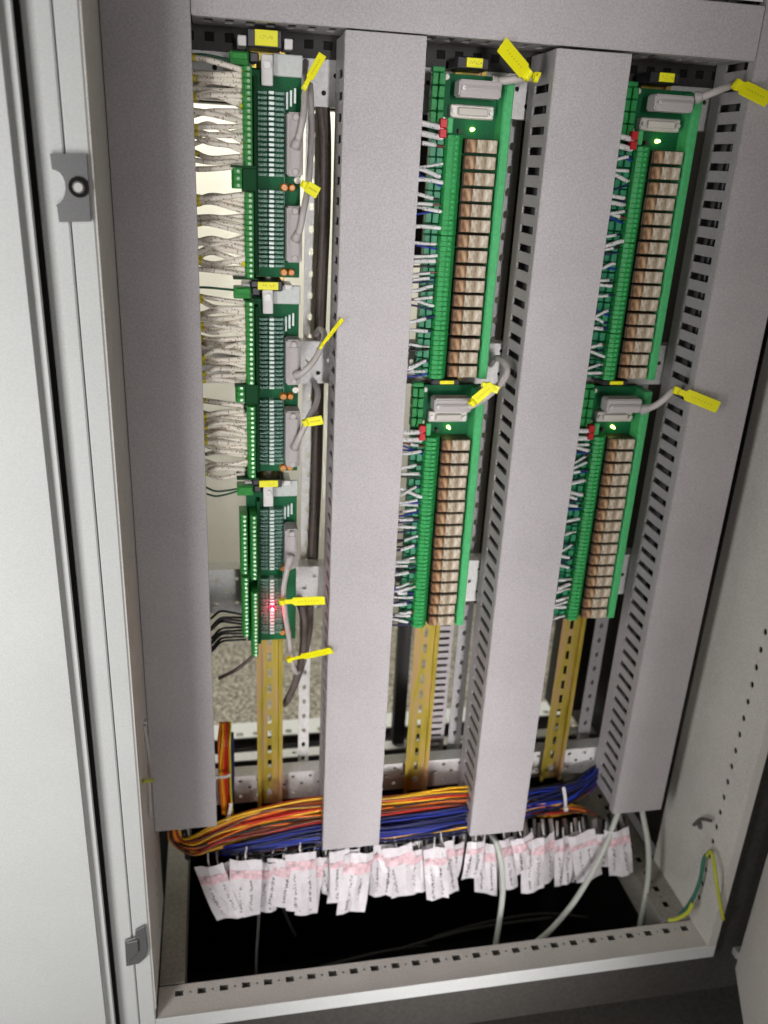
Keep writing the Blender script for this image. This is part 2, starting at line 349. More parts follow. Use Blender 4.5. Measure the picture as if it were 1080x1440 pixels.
q = MB(); plate(q, (-0.094, 0.0830, 1.0965), X3, Z3, 0.764, 0.060, [(0.0125, 0.006, [(0.015 + 0.020 * k, 0.0048, 0.0042, False) for k in range(37)])], 0.002, Y3)
q.build('top_angle_shade', 'darkmetal_shade', cab)  # dark tone is painted shade under the top duct
MB().box(-0.094, 0.67, 0.0852, 0.0872, 1.0980, 1.16).build('top_angle_dark_back', 'gasket', cab)  # added dark sheet, keeps the holes in the angle black
# slotted plate above the top duct
q = MB(); plate(q, (-0.016, 0.004, 1.170), X3, Z3, 0.57, 0.30, [(0.012, 0.010, [(0.03 + 0.026 * k, 0.0075, 0.004, False) for k in range(21)])], 0.002, Y3)
q.build('upper_plate', 'galv', cab)
q = MB(); q.tube(spline([atX(976, 1160, 0.664), atX(986, 1152, 0.660), atX(1000, 1154, 0.664)]), 0.0026); q.build('side_clip', 'brown', cab)
MB().cyl(atX(985, 1160, 0.6718), (-1, 0, 0), 0.006, 0.002, 10).build('side_clip_washer', 'bracket', cab)
MB().cyl(atX(202, 1015, XL), (1, 0, 0), 0.0035, 0.004, 10).build('post_screw', 'screw', cab)

# ------------------------------------------------------------------ neighbour cabinet on the left
nb = thing('neighbour_cabinet', 'pale closed cabinet standing flush against the left side of the open one', 'cabinet', (-0.4, 0.1, FLOOR))
MB().box(-0.1408, -0.1178, YF, 0.40, -0.042, TOP).build('front_post', 'white', nb, 0.0012)
MB().box(-0.75, -0.1440, -0.146, -0.1205, -0.03, TOP).build('door', 'white', nb, 0.0085, 4)
MB().box(-0.76, -0.1412, -0.1195, 0.40, -0.04, TOP).build('body', 'gasket', nb)
MB().box(-0.76, -0.12, -0.1, 0.40, FLOOR, -0.043).build('plinth', 'plinth', nb)

# open door on the right
dv = Vector((-0.42, -0.907, 0)).normalized(); dn = Vector((dv.y, -dv.x, 0)); 
if dn.x < 0: dn = -dn
h0 = Vector((0.7085, -0.140, -0.045))
rd = thing('cabinet_door', 'shaded light grey cabinet door swung open at the right edge', 'door', h0)
MB().prism([h0, h0 + dv * 0.55, h0 + dv * 0.55 + dn * 0.022, h0 + dn * 0.022], (0, 0, TOP)).build('door_leaf', 'white_shaded', rd, 0.002)
MB().prism([h0 + Vector((-0.004, -0.002, 0.02)) , h0 + Vector((0.010, -0.002, 0.02)), h0 + Vector((0.010, 0.010, 0.02)), h0 + Vector((-0.004, 0.010, 0.02))], (0, 0, 0.012)).build('hinge', 'screw', rd, 0.001)

# baying brackets across the seam
def outline(pix, Y): return [at(x, y, Y) for x, y in pix]
b1 = [(71, 216), (122, 216), (128, 311), (84, 312), (81, 291)] + [(88 + 5 * math.cos(a) - 8 + 8, 288 - 0) for a in ()]
arc = [(76 + 17 * math.cos(a), 264 + 25 * math.sin(a)) for a in [R(80 - 160 * k / 8) for k in range(9)]]
b1 = [(71, 216), (122, 216), (128, 311), (84, 312), (81, 290)] + arc + [(74, 238)]
br = thing('baying_bracket', 'grey zinc bracket with round bite and bright bolt across the cabinet seam near the top', 'bracket', at(100, 262, -0.12), 'brackets joining the two cabinet frames')
MB().prism(outline(b1, -0.1212), (0, -0.0030, 0)).build('plate', 'bracket', br)
c = at(111, 263, -0.1243)
MB().cyl(c, (0, -1, 0), 0.0082, 0.0012, 18).build('washer', 'gasket', br)
MB().cyl(c + Vector((0, -0.0013, 0)), (0, -1, 0), 0.0052, 0.0030, 14, 0.0038).build('bolt', 'screw', br, 0.0004)
br = thing('baying_bracket', 'small grey zinc bracket with a folded ear across the seam near the floor', 'bracket', at(192, 1328, -0.12), 'brackets joining the two cabinet frames')
MB().prism(outline([(176, 1321), (190, 1316), (191, 1306), (204, 1299), (208, 1330), (206, 1343), (196, 1352), (178, 1356)], -0.1212), (0, -0.0035, 0)).build('plate', 'bracket', br, 0.0006)
MB().prism(outline([(178, 1324), (194, 1320), (195, 1336), (180, 1352)], -0.1248), (0, -0.003, 0)).build('ear', 'bracket', br, 0.0006)

# ------------------------------------------------------------------ wiring ducts
def vduct(x0, x1, z0, z1, label, lean=0.0):
    d = thing('wiring_duct', label, 'wiring duct', ((x0 + x1) / 2, 0.08, z0), 'grey wiring ducts')
    q = MB(); y1 = 0.013
    q.box(x0, x1, 0.0, 0.0022, z0, z1)
    q.box(x0, x0 + 0.002, 0.0023, y1, z0, z1); q.box(x1 - 0.002, x1, 0.0023, y1, z0, z1)
    q.build('cover', 'duct', d, 0.0007, 2)
    n = int((z1 - z0 - 0.03) / 0.02)
    for xs, nr in ((x0 + 0.0024, 1), (x1 - 0.0024, -1)):
        q = MB(); rows = [(0.022 + 0.02 * k, 0.0040, 0.0215, False) for k in range(n)]
        plate(q, (xs, 0.008, z0 + 0.004), Z3, Y3, z1 - z0 - 0.004, 0.072, [(0.0310, 0.026, rows)], 0.0022, (nr, 0, 0))
        q.build('slotted_wall', 'duct', d)
    MB().box(x0 + 0.005, x1 - 0.005, 0.0765, 0.0795, z0 + 0.004, z1).build('duct_back', 'duct', d)
    q = MB()
    for k in range(5):
        xx = x0 + 0.016 + 0.011 * k + 0.002 * math.sin(k * 3)
        q.tube([(xx + 0.002 * math.sin(j * 1.3 + k), 0.040 + 0.012 * math.sin(k * 2.1) + 0.003 * math.sin(j + k), z0 + 0.03 + (z1 - z0 - 0.03) * j / 14) for j in range(15)], 0.006, 6)
    q.build('wires_inside', 'w_black', d)
    return d
vduct(-0.0950, -0.0155, 0.175, 1.45, 'shaded grey duct cover beside the left cabinet post')
vduct(0.1270, 0.2063, 0.1145, 1.1145, 'grey vertical duct between the terminal boards and the first relay boards')
vduct(0.3385, 0.4190, 0.1135, 1.1135, 'pale vertical duct between the two columns of relay boards')
vduct(0.5565, 0.6340, 0.1280, 1.45, 'darker grey vertical duct beside the right cabinet wall')
d = thing('wiring_duct', 'horizontal grey duct running across the top above the boards', 'wiring duct', (0.27, 0.08, 1.116), 'grey wiring ducts')
MB().box(-0.0148, 0.5558, 0.0, 0.0022, 1.1162, 1.166).box(-0.0148, 0.5558, 0.0023, 0.013, 1.1162, 1.118).box(-0.0148, 0.5558, 0.0023, 0.013, 1.164, 1.166).build('cover', 'duct', d, 0.0007, 2)
q = MB(); plate(q, (-0.0148, 0.008, 1.1186), X3, Y3, 0.57, 0.072, [(0.031, 0.026, [(0.015 + 0.02 * k, 0.0042, 0.0215, False) for k in range(28)])], 0.0022, Z3)
q.build('slotted_wall', 'duct', d)
MB().box(-0.0148, 0.5558, 0.0765, 0.0795, 1.122, 1.166).build('duct_back', 'duct', d)

# ------------------------------------------------------------------ rails
RX = (0.0590, 0.2725, 0.4855)
for x, nm in zip(RX, ('yellow passivated mounting rail under the left column of terminal boards', 'yellow mounting rail under the middle column of relay boards',
                      'shadowed brown mounting rail under the right column of relay boards')):
    d = thing('mounting_rail', nm, 'rail', (x, 0.085, 0.135), 'mounting rails')
    q = MB(); plate(q, (x - 0.0130, 0.0788, 0.137), Z3, X3, 0.965, 0.0260, [(0.013, 0.006, [(0.045 + 0.025 * k, 0.0068, 0.0026, False) for k in range(36)])], 0.0011, Y3)
    for s in (-1, 1):
        q.box(x + s * 0.0127 - 0.0005, x + s * 0.0127 + 0.0005, 0.0733, 0.0788, 0.137, 1.10)
        q.box(min(x + s * 0.0122, x + s * 0.0175), max(x + s * 0.0122, x + s * 0.0175), 0.0722, 0.0732, 0.137, 1.10)
    q.build('rail_profile', 'brass', d)
    for zz in (0.158,):
        MB().cyl((x, 0.0787, zz), (0, -1, 0), 0.0050, 0.0030, 12, 0.0035).build('rail_screw', 'screw', d)

def strokes(mb, cx, cz, w_, h_, y, n, rng, vertical=False):
    """illegible small print: short ink strokes 0.15 mm proud"""
    for k in range(n):
        u = (k + 0.5) / n - 0.5
        for _ in range(2):
            a = rng.uniform(-0.5, 0.5) * w_ * (0.8 if vertical else 0.9 / n); 
            if vertical:
                x0_, z0_ = cx + rng.uniform(-0.5, 0.3) * w_, cz + u * h_ + rng.uniform(-0.1, 0.1) * h_ / n
                mb.box(x0_, x0_ + w_ * rng.uniform(0.2, 0.6), y - 0.00015, y, z0_, z0_ + h_ / n * rng.uniform(0.15, 0.4))
            else:
                x0_, z0_ = cx + u * w_ + rng.uniform(-0.3, 0.1) * w_ / n, cz + rng.uniform(-0.4, 0.3) * h_
                mb.box(x0_, x0_ + w_ / n * rng.uniform(0.15, 0.55), y - 0.00015, y, z0_, z0_ + h_ * rng.uniform(0.12, 0.4))

# end stops with yellow markers
def end_stop(x, z, h, label, wide=True):
    d = thing('end_stop', label, 'end stop', (x, 0.072, z), 'rail end stops with yellow markers')
    MB().box(x - 0.018, x + 0.016, 0.036, 0.0715, z, z + h).build('clamp_body', 'bplastic', d, 0.0012)
    lb = MB().box(x - (0.0105 if wide else 0.0085), x + (0.0115 if wide else 0.0085), 0.0335, 0.0358, z + 0.0018, z + h - 0.001).build('marker', 'yellow', d, 0.0004)
    ORG[lb.name] = ORG[d.name]
    q = MB(); strokes(q, x + 0.0005, z + h * 0.5, 0.013, h * 0.35, 0.03348, 6, rnd); q.build('marker_print', 'dyellow', lb)
    if wide:
        for s in (-1, 1):
            MB().box(x + s * 0.0225 - 0.0042, x + s * 0.0225 + 0.0042, 0.040, 0.0712, z + 0.001, z + h * 0.62).build('clamp_foot', 'wplastic', d, 0.0008)
end_stop(0.0545, 1.0975, 0.0165, 'black end stop with yellow marker at the very top of the left rail')
end_stop(0.0555, 0.8665, 0.0110, 'black end stop with yellow marker between the top and middle terminal boards')
end_stop(0.0555, 0.6405, 0.0110, 'black end stop with yellow marker between the middle and lowest terminal boards')
end_stop(0.2650, 1.0925, 0.0115, 'shaded yellow marker end stop above the top relay board of the middle column', False)
end_stop(0.2620, 0.7640, 0.0070, 'yellow marker end stop between the two relay boards of the middle column', False)
end_stop(0.4775, 1.0925, 0.0115, 'shaded yellow marker end stop above the top relay board of the right column', False)
end_stop(0.4740, 0.7640, 0.0070, 'yellow marker end stop between the two relay boards of the right column', False)

# ------------------------------------------------------------------ terminal boards (left column)
def screws(mb, x, y, z0, z1, n, r=0.0019):
    for k in range(n):
        z = z0 + (z1 - z0) * (k + 0.5) / n
        mb.cyl((x, y, z), (0, -1, 0.15), r, 0.0016, 8, r * 0.8)
def tblock(d, x0, x1, z0, z1, n, m, yf=0.019, name='terminal_strip'):
    q = MB(); p = (z1 - z0) / n
    for k in range(n):
        a = z0 + p * k
        q.prism([(x0, 0.046, a + p * 0.06), (x0, yf + 0.006, a + p * 0.06), (x0 + (x1 - x0) * 0.25, yf, a + p * 0.06), (x1 - 0.0008, yf, a + p * 0.06), (x1, yf + 0.004, a + p * 0.06), (x1, 0.046, a + p * 0.06)], (0, 0, p * 0.88))
    q.box(x0 + 0.0004, x1 - 0.0004, yf + 0.0085, 0.0462, z0, z1)
    t = q.build(name, m, d); ORG[t.name] = ORG[d.name]
    s = MB(); screws(s, x0 + (x1 - x0) * 0.62, yf + 0.0002, z0, z1, n)
    s.build('screws', 'screwg', t, kind='stuff')
    return t
def term_board(zt, label, low=False):
    X = RX[0]; h = 0.205 if not low else 0.209
    d = thing('terminal_board', label, 'terminal board', (X, 0.072, zt - h), 'green terminal boards of the left column')
    L = 0.0310
    MB().box(L - 0.001, 0.0905, 0.0480, 0.0505, zt - h, zt - 0.006).build('circuit_board', 'pcb', d)
    MB().box(L + 0.002, 0.0885, 0.0510, 0.0710, zt - h, zt - 0.004).build('carrier', 'dgreen', d, 0.001)
    MB().box(0.0620, 0.0915, 0.0440, 0.0475, zt - 0.0105, zt + 0.0095).build('end_plate', 'clear', d, 0.0008)
    c_ = MB().box(0.0500, 0.0615, 0.0360, 0.0475, zt - 0.020, zt + 0.0075).build('rail_clip', 'wplastic', d, 0.0008)
    ORG[c_.name] = ORG[d.name]
    MB().cyl((0.0557, 0.0358, zt - 0.002), (0, -1, 0), 0.0036, 0.0022, 12).build('clip_screw', 'screw', c_)
    MB().box(0.0195, 0.0380, 0.0330, 0.0500, zt - 0.0040, zt + 0.0080).box(0.0215, 0.037, 0.0310, 0.0329, zt + 0.001, zt + 0.0070).build('power_terminal', 'tgreen', d, 0.0008)
    MB().box(0.0384, 0.0478, 0.0340, 0.0470, zt - 0.001, zt + 0.0085).build('fuse_holder', 'bplastic', d, 0.0015)
    if not low:
        tblock(d, L, 0.0405, zt - 0.095, zt - 0.005, 17, 'tgreen')
        tblock(d, L + 0.0005, 0.0410, zt - 0.2035, zt - 0.119, 16, 'tgreen')
        tblock(d, 0.0195, 0.0300, zt - 0.1165, zt - 0.0965, 3, 'tgreen', 0.026)
        for bx in ((0.0185, 0.0435, 0.0170, 0.0470, zt - 0.0963, zt - 0.0943), (0.0190, 0.0440, 0.0180, 0.0470, zt - h + 0.0003, zt - h + 0.0018)):
            MB().box(*bx).build('divider', 'dgreen', d)
        MB().box(0.0303, 0.0440, 0.0260, 0.0470, zt - 0.1185, zt - 0.0965).build('strip_bridge', 'dgreen', d, 0.0006)
    else:
        for x0, x1, a, b, n in ((0.0215, 0.0305, 0.022, 0.100, 14), (0.0225, 0.0312, 0.104, 0.186, 15), (0.0332, 0.0415, 0.024, 0.108, 15), (0.0335, 0.0420, 0.125, 0.215, 17)):
            tblock(d, x0, x1, zt - b, zt - a, n, 'tgreen')
    MB().box(0.0418, 0.0462, 0.0340, 0.0478, zt - h + 0.003, zt - 0.012).build('strip_wall', 'dgreen', d, 0.0006)
    # rows of small components: dark sockets, pale fuses
    q = MB(); qb = MB(); qs = MB()
    for (a, b, n) in ((0.0235, 0.104, 17), (0.1155, 0.194, 17)):
        for k in range(n):
            z = zt - a - (b - a) * (k + 0.5) / n; p = (b - a) / n
            for cx in (0.0480, 0.0515, 0.0545, 0.0650, 0.0682, 0.0714):
                q.box(cx - 0.0012, cx + 0.0012, 0.0385 + 0.001 * (k % 2), 0.0478, z - p * 0.36, z + p * 0.22)
            for cx in (0.0498, 0.0530, 0.0666, 0.0698):
                qs.box(cx - 0.0007, cx + 0.0007, 0.0365, 0.0478, z - p * 0.30, z + p * 0.05)
            qb.box(0.0572, 0.0628, 0.0350, 0.0479, z - p * 0.36, z + p * 0.30)
    q.build('socket_rows', 'teal', d, kind='stuff')
    qs.build('pin_rows', 'pin', d, kind='stuff')
    qb.build('fuse_row', 'bead', d, 0.0005, kind='stuff')
    MB().box(0.0735, 0.0740, 0.0420, 0.0478, zt - 0.194, zt - 0.025).build('socket_fence', 'teal', d)
    q = MB()
    for k in range(3): q.box(0.0748 + 0.004 * k, 0.0772 + 0.004 * k, 0.0440, 0.0478, zt - 0.0400 + 0.003 * k, zt - 0.0240 + 0.002 * k)
    q.build('resistor_group', 'bead', d, 0.0004)
    for a in ((0.1135, 0.199) if not low else (0.104, 0.195)):
        for cx, r in ((0.0735, 0.0046), (0.0815, 0.0042)):
            MB().cyl((cx, 0.0475, zt - a), (0, -1, 0), r, 0.0080, 12, r * 0.8).build('capacitor', 'orange', d, 0.0008)
    for a in ((0.106,) if not low else ()):
        MB().cyl((0.0870, 0.0475, zt - a), (0, -1, 0), 0.0036, 0.006, 10).build('standoff', 'silver', d)
    if low:
        l_ = MB().cyl((0.0600, 0.0348, zt - 0.1555), (0, -1, 0), 0.0036, 0.0035, 12, 0.002).build('indicator', 'led_r', d)
        l_['label'] = 'glowing red indicator'; ORG[l_.name] = ORG[d.name]
        MB().cyl((0.0600, 0.0312, zt - 0.1555), (0, -1, 0), 0.0014, 0.0006, 8).build('lamp_core', mat('red_led_core', (1.0, 0.75, 0.80), 0.3, emit=14), l_)
        ll = bpy.data.lights.new('red_indicator_light', 'POINT'); ll.energy = 0.035; ll.color = (1, 0.03, 0.08); ll.shadow_soft_size = 0.002
        lo = bpy.data.objects.new('red_indicator_light', ll); col.objects.link(lo); lo.location = Vector((0.0600, 0.0262, zt - 0.1555))
    return d
term_board(1.085, 'topmost green terminal board with white printed wires on its left')
term_board(0.8625, 'middle green terminal board of the left column with white printed wires')
term_board(0.6365, 'lowest terminal board with a glowing red light and black wires', True)

# ------------------------------------------------------------------ relay boards
def relay_board(X, zt, label):
    d = thing('relay_board', label, 'relay board', (X, 0.072, zt - 0.318), 'green relay boards')
    x = lambda v: X + v - 0.2725
    b = zt - 0.318
    MB().box(x(0.2260), x(0.3060), 0.0520, 0.0545, b + 0.001, zt - 0.002).build('circuit_board', 'pcb', d)
    MB().box(x(0.2360), x(0.3050), 0.0550, 0.0715, b + 0.003, zt - 0.003).build('carrier', 'dgreen', d, 0.001)
    # right carrier wall
    MB().prism([(x(0.2975), 0.0518, b), (x(0.2985), 0.0330, b), (x(0.3005), 0.0300, b), (x(0.3080), 0.0300, b), (x(0.3092), 0.0330, b), (x(0.3092), 0.0700, b)], (0, 0, 0.314)).build('side_profile', 'lgreen', d, 0.0006)
    # left terminal strips: lower tier and raised tier, in moulded blocks
    for i, (a, c_) in enumerate(((0.060, 0.160), (0.1605, 0.262), (0.2625, 0.318))):
        q = MB(); n = int((c_ - a) / 0.0052); p = (c_ - a) / n
        for k in range(n):
            z = zt - c_ + p * k
            q.prism([(x(0.2408), 0.0518, z), (x(0.2400), 0.0365, z), (x(0.2420), 0.0310, z), (x(0.2470), 0.0290, z), (x(0.2540), 0.0300, z), (x(0.2590), 0.0360, z), (x(0.2605), 0.0518, z)], (0, 0, p * 0.86))
        q.prism([(x(0.2412), 0.0517, zt - c_), (x(0.2406), 0.0372, zt - c_), (x(0.2430), 0.0325, zt - c_), (x(0.2530), 0.0322, zt - c_), (x(0.2595), 0.0375, zt - c_), (x(0.2600), 0.0517, zt - c_)], (0, 0, c_ - a - 0.0005))
        t = q.build('terminal_strip', 'mgreen', d); ORG[t.name] = ORG[d.name]
        s = MB(); screws(s, x(0.2505), 0.0295, zt - c_, zt - a, n, 0.0015); s.build('screws', 'lgreen', t, kind='stuff')
        q = MB(); n2 = max(4, n // 2); p = (c_ - a) / n2
        for k in range(n2):
            z = zt - c_ + p * k
            q.box(x(0.2262), x(0.2325), 0.0430, 0.0519, z + p * 0.05, z + p * 0.92); q.box(x(0.2328), x(0.2396), 0.0385, 0.0519, z + p * 0.05, z + p * 0.92)
        q.build('lower_terminals', 'teal2', d, 0.0004)
    # top block, connectors
    q = MB()
    for k in range(4): q.box(x(0.2235), x(0.2300), 0.0400, 0.0519, zt - 0.050 + 0.012 * k, zt - 0.0390 + 0.012 * k); q.box(x(0.2303), x(0.2370), 0.0380, 0.0519, zt - 0.050 + 0.012 * k, zt - 0.0390 + 0.012 * k)
    q.build('power_terminal', 'mgreen', d, 0.0008)
    MB().box(x(0.2235), x(0.2370), 0.0420, 0.0520, zt - 0.0385 + 0.0360, zt + 0.003).build('end_foot', 'mgreen', d, 0.001)
    for k in range(2):
        MB().cyl((x(0.2395), 0.0515, zt - 0.006 - 0.040 * k), (0, -1, 0), 0.0028, 0.0075, 10).build('standoff', 'silver', d)
    c1 = MB().box(x(0.2445), x(0.2915), 0.0395, 0.0519, zt - 0.0440, zt - 0.0310).build('socket_flange', 'silver', d, 0.0012); ORG[c1.name] = ORG[d.name]
    MB().box(x(0.2520), x(0.2840), 0.0350, 0.0394, zt - 0.0415, zt - 0.0335).build('socket_shell', 'hoodlight', c1, 0.0012)
    for xx in (0.2480, 0.2880):
        MB().cyl((x(xx), 0.0394, zt - 0.0375), (0, -1, 0), 0.0024, 0.0030, 8).build('jack_screw', 'screw', c1)
    rt = MB()
    for k in range(2): rt.box(x(0.2322), x(0.2400), 0.0300, 0.0385, zt - 0.0640 + 0.0095 * k, zt - 0.0552 + 0.0095 * k)
    rt.build('red_terminal', 'red', d, 0.0008)
    MB().box(x(0.2405), x(0.2470), 0.0330, 0.0519, zt - 0.0590, zt - 0.0440).build('terminal_shroud', 'lgreen', d, 0.001)
    MB().box(x(0.2560), x(0.2590), 0.0440, 0.0519, zt - 0.0580, zt - 0.0540).build('chip', 'relaybase', d)
    l_ = MB().cyl((x(0.2725), 0.0515, zt - 0.0535), (0, -1, 0), 0.0022, 0.0070, 12, 0.0014).build('indicator', 'led_g', d); l_['label'] = 'lit green indicator'
    # sixteen plug-in relays
    p = 0.01595; proto = None; rj = random.Random(3)
    for k in range(16):
        z = zt - 0.0630 - p * k
        if proto is None:
            q = MB().box(x(0.2612), x(0.2962), 0.0330, 0.0519, z - 0.0142, z)
            proto = q.build('relay', 'relaybase', d, 0.0008); ORG[proto.name] = ORG[d.name]
            MB().box(x(0.2622), x(0.2730), 0.0288, 0.0329, z - 0.0132, z - 0.0007).build('coil', 'coil', proto, 0.0010, 2)
            q = MB().box(x(0.2732), x(0.2950), 0.0284, 0.0329, z - 0.0132, z - 0.0007)
            q.box(x(0.2790), x(0.2840), 0.0276, 0.0283, z - 0.0126, z - 0.0016)
            q.build('contact_block', 'relay', proto, 0.0010, 2)
        else:
            rc = copy_tree(proto, d); rc.location = (rj.uniform(-0.0005, 0.0005), rj.uniform(-0.0008, 0.0006), -p * k + rj.uniform(-0.0004, 0.0004)); rc.rotation_euler.y = 0.0
            for ch in rc.children: pass
    return d
M['teal2'] = mat('terminal_sea_green', (0.03, 0.30, 0.14), 0.4, mott=0.2, scale=300)
M['hoodlight'] = mat('socket_insert_pale', (0.55, 0.52, 0.46), 0.5)
bd = relay_board(RX[1], 1.0910, 'upper relay board of the middle column, in full light')
for X, z, lb in ((RX[1], 0.7625, 'lower relay board of the middle column, above the yellow rail'),
                 (RX[2], 1.0905, 'upper relay board of the right column, in shade'),
                 (RX[2], 0.7615, 'lower relay board of the right column, beside the dark duct')):
    c_ = copy_tree(bd); c_['label'] = lb; c_.location = (X, 0.072, z - 0.318)

# ------------------------------------------------------------------ data cables with grey hoods, and their yellow tags
def hood(mb, x0, x1, z0, z1, yf=0.012, yb=0.044):
    mb.box(x0, x1, yf + 0.004, yb, z0, z1); mb.box(x0 + 0.0025, x1 - 0.0025, yf, yf + 0.0039, z0 + 0.006, z1 - 0.006)
def data_cable(name_lbl, hb, path, r=0.0034, horiz=False):
    """hb = (x0, x1, z0, z1) of the connector hood"""
    x0, x1, z0, z1 = hb
    d = thing('data_cable', name_lbl, 'cable', ((x0 + x1) / 2, 0.044, (z0 + z1) / 2), 'grey data cables with hooded plugs')
    q = MB(); hood(q, x0, x1, z0, z1, 0.014 if not horiz else 0.010, 0.0435 if not horiz else 0.0345)
    h = q.build('plug_hood', 'hood', d, 0.0016, 2); ORG[h.name] = ORG[d.name]
    if horiz:
        MB().cyl((x0 + 0.004, 0.0135, (z0 + z1) / 2), (0, -1, 0), 0.0022, 0.003, 8).build('thumb_screw', 'screw', h)
    else:
        for zz in (z0 + 0.0045, z1 - 0.0045):
            MB().cyl(((x0 + x1) / 2, 0.0178, zz), (0, -1, 0), 0.0034, 0.0035, 12).build('thumb_screw', 'cable', h, 0.0006)
    q = MB(); q.tube(spline(path, 8), r if not horiz else 0.0040, 10); q.build('jacket', 'cable', d)
    q = MB(); sp = spline(path, 8); q.tube([sp[0], sp[2], sp[4], sp[6]], (lambda t: r * (1.55 - 0.35 * t)) if not horiz else (lambda t: 0.0072 - 0.0030 * t), 10); q.build('strain_relief', 'hood', d)
    return d
P = lambda x, y, Y: at(x, y, Y)
data_cable('grey cable rising from the upper plug of the topmost terminal board', (0.0745, 0.0905, 0.9830, 1.0420),
           [P(415, 208, 0.012), P(421, 190, 0.008), P(427, 160, 0.012), P(429, 122, 0.03), P(428, 100, 0.06), P(430, 88, 0.085)])
data_cable('grey cable hanging down to the lower plug of the topmost terminal board', (0.0745, 0.0905, 0.8990, 0.9545),
           [P(415, 338, 0.012), P(422, 322, 0.008), P(428, 290, 0.012), P(434, 255, 0.03), P(438, 190, 0.045), P(437, 140, 0.06), P(436, 120, 0.08)])
data_cable('grey cable looping right from the upper plug of the middle terminal board', (0.0745, 0.0905, 0.7680, 0.8180),
           [P(416, 528, 0.012), P(428, 522, 0.006), P(443, 505, 0.010), P(453, 485, 0.018), P(456, 470, 0.035), P(450, 463, 0.06), P(444, 470, 0.08)])
data_cable('grey cable looping up from the lower plug of the middle terminal board', (0.0745, 0.0905, 0.6720, 0.7380),
           [P(414, 630, 0.012), P(421, 615, 0.006), P(434, 588, 0.012), P(444, 570, 0.03), P(447, 552, 0.05), P(442, 538, 0.075)])
data_cable('grey cable hanging from the plug of the lowest terminal board', (0.0745, 0.0895, 0.5420, 0.5940),
           [P(409, 780, 0.010), P(403, 805, 0.008), P(399, 830, 0.014), P(402, 868, 0.03), P(407, 900, 0.04), P(412, 935, 0.05), P(419, 945, 0.065), P(428, 925, 0.08)])
def hbx(x, z0, z1): return (x - 0.0240, x + 0.0240, z0, z1)
data_cable('grey cable running right from the plug of the upper middle relay board', (0.2455, 0.2900, 1.0655, 1.0815),
           [P(693, 116, 0.022), P(706, 114, 0.020), P(728, 111, 0.018), P(752, 108, 0.03), P(760, 106, 0.06)], horiz=True)
data_cable('grey cable curling up from the plug of the lower middle relay board', (0.2440, 0.2880, 0.7370, 0.7535),
           [P(650, 572, 0.020), P(664, 570, 0.012), P(684, 558, 0.004), P(703, 540, 0.006), P(713, 522, 0.014), P(707, 508, 0.03), P(696, 504, 0.055), P(690, 512, 0.075)], horiz=True)
data_cable('grey cable running right from the plug of the upper right relay board', (0.4585, 0.5030, 1.0650, 1.0810),
           [P(978, 138, 0.022), P(993, 134, 0.016), P(1010, 127, 0.012), P(1030, 119, 0.02), P(1043, 112, 0.05)], horiz=True)
data_cable('grey cable curving right from the plug of the lower right relay board', (0.4570, 0.5010, 0.7360, 0.7525),
           [P(902, 576, 0.020), P(918, 572, 0.010), P(933, 562, 0.002), P(945, 550, 0.002), P(953, 546, 0.012), P(957, 552, 0.04)], horiz=True)

def flag(p0, p1, wid, label, Y0, Y1, neck=0.3, nfrac=0.55, thick=0.0012, tilt=0.0):
    """yellow cable tag: narrow neck at p0, wide flag towards p1 (photo pixels at depths Y0, Y1)"""
    a, b = at(*p0, Y0), at(*p1, Y1); t = (b - a).normalized(); nrm = Vector((tilt, -1, 0)); nrm = (nrm - t * nrm.dot(t)).normalized(); s = t.cross(nrm); L = (b - a).length
    pr_ = [(0, nfrac * wid), (neck * L * 0.8, nfrac * wid), (neck * L, wid), (L, wid)]
    pts = [a + t * u + s * v * 0.5 for u, v in pr_] + [a + t * u - s * v * 0.5 for u, v in reversed(pr_)]
    d = thing('cable_tag', label, 'cable tag', a, 'yellow cable tags')
    MB().prism(pts, nrm * thick).build('tag_flag', 'yellow', d, 0.0003)
    MB().cyl(a - s * wid * 0.3, s, 0.0040, wid * 0.6, 12).build('tag_loop', 'yellow', d)
    q = MB(); rg = random.Random(len(label))
    for k in range(7):
        u = neck * L + (L - neck * L) * (0.15 + 0.1 * k); c0 = a + t * u + nrm * (thick + 0.0001)
        q.prism([c0 - s * 0.0009 * rg.uniform(.4, 1), c0 + t * 0.0014 - s * 0.0009, c0 + t * 0.0012 + s * 0.0008, c0 + s * 0.0008 * rg.uniform(.3, 1)], nrm * 0.0001)
    q.build('tag_print', 'dyellow', d)
flag((429, 121), (454, 76), 0.0078, 'narrow yellow tag pointing up, on the topmost cable of the left column', 0.020, -0.004)
flag((428, 260), (448, 272), 0.0115, 'short yellow tag beside the lower half of the topmost terminal board', 0.012, 0.006, 0.2, 0.7)
flag((452, 486), (482, 448), 0.0042, 'thin yellow tag seen edge on, pointing up across the duct', 0.012, -0.008, 0.25, 0.8)
flag((430, 594), (454, 590), 0.0105, 'short yellow tag beside the middle terminal board', 0.004, -0.004, 0.15, 0.8)
flag((397, 846), (457, 844), 0.0112, 'yellow tag lying level just right of the red light', 0.004, -0.008, 0.28, 0.55)
flag((407, 927), (467, 914), 0.0098, 'yellow tag tilted up to the right, below the lowest terminal board', 0.03, -0.008, 0.35, 0.5)
flag((742, 106), (705, 62), 0.0150, 'wide yellow tag pointing up left at the top of the middle column', 0.010, -0.010, 0.15, 0.75)
flag((753, 110), (756, 101), 0.0075, 'small yellow tag piece by the upper end of the middle column cable', 0.018, 0.014, 0.1, 0.9)
flag((664, 566), (693, 541), 0.0115, 'yellow tag folded along the curling cable of the lower middle relay board', -0.002, -0.004, 0.1, 0.7)
flag((682, 541), (701, 549), 0.0085, 'yellow tag end turned across the curling cable', -0.001, -0.004, 0.1, 0.8)
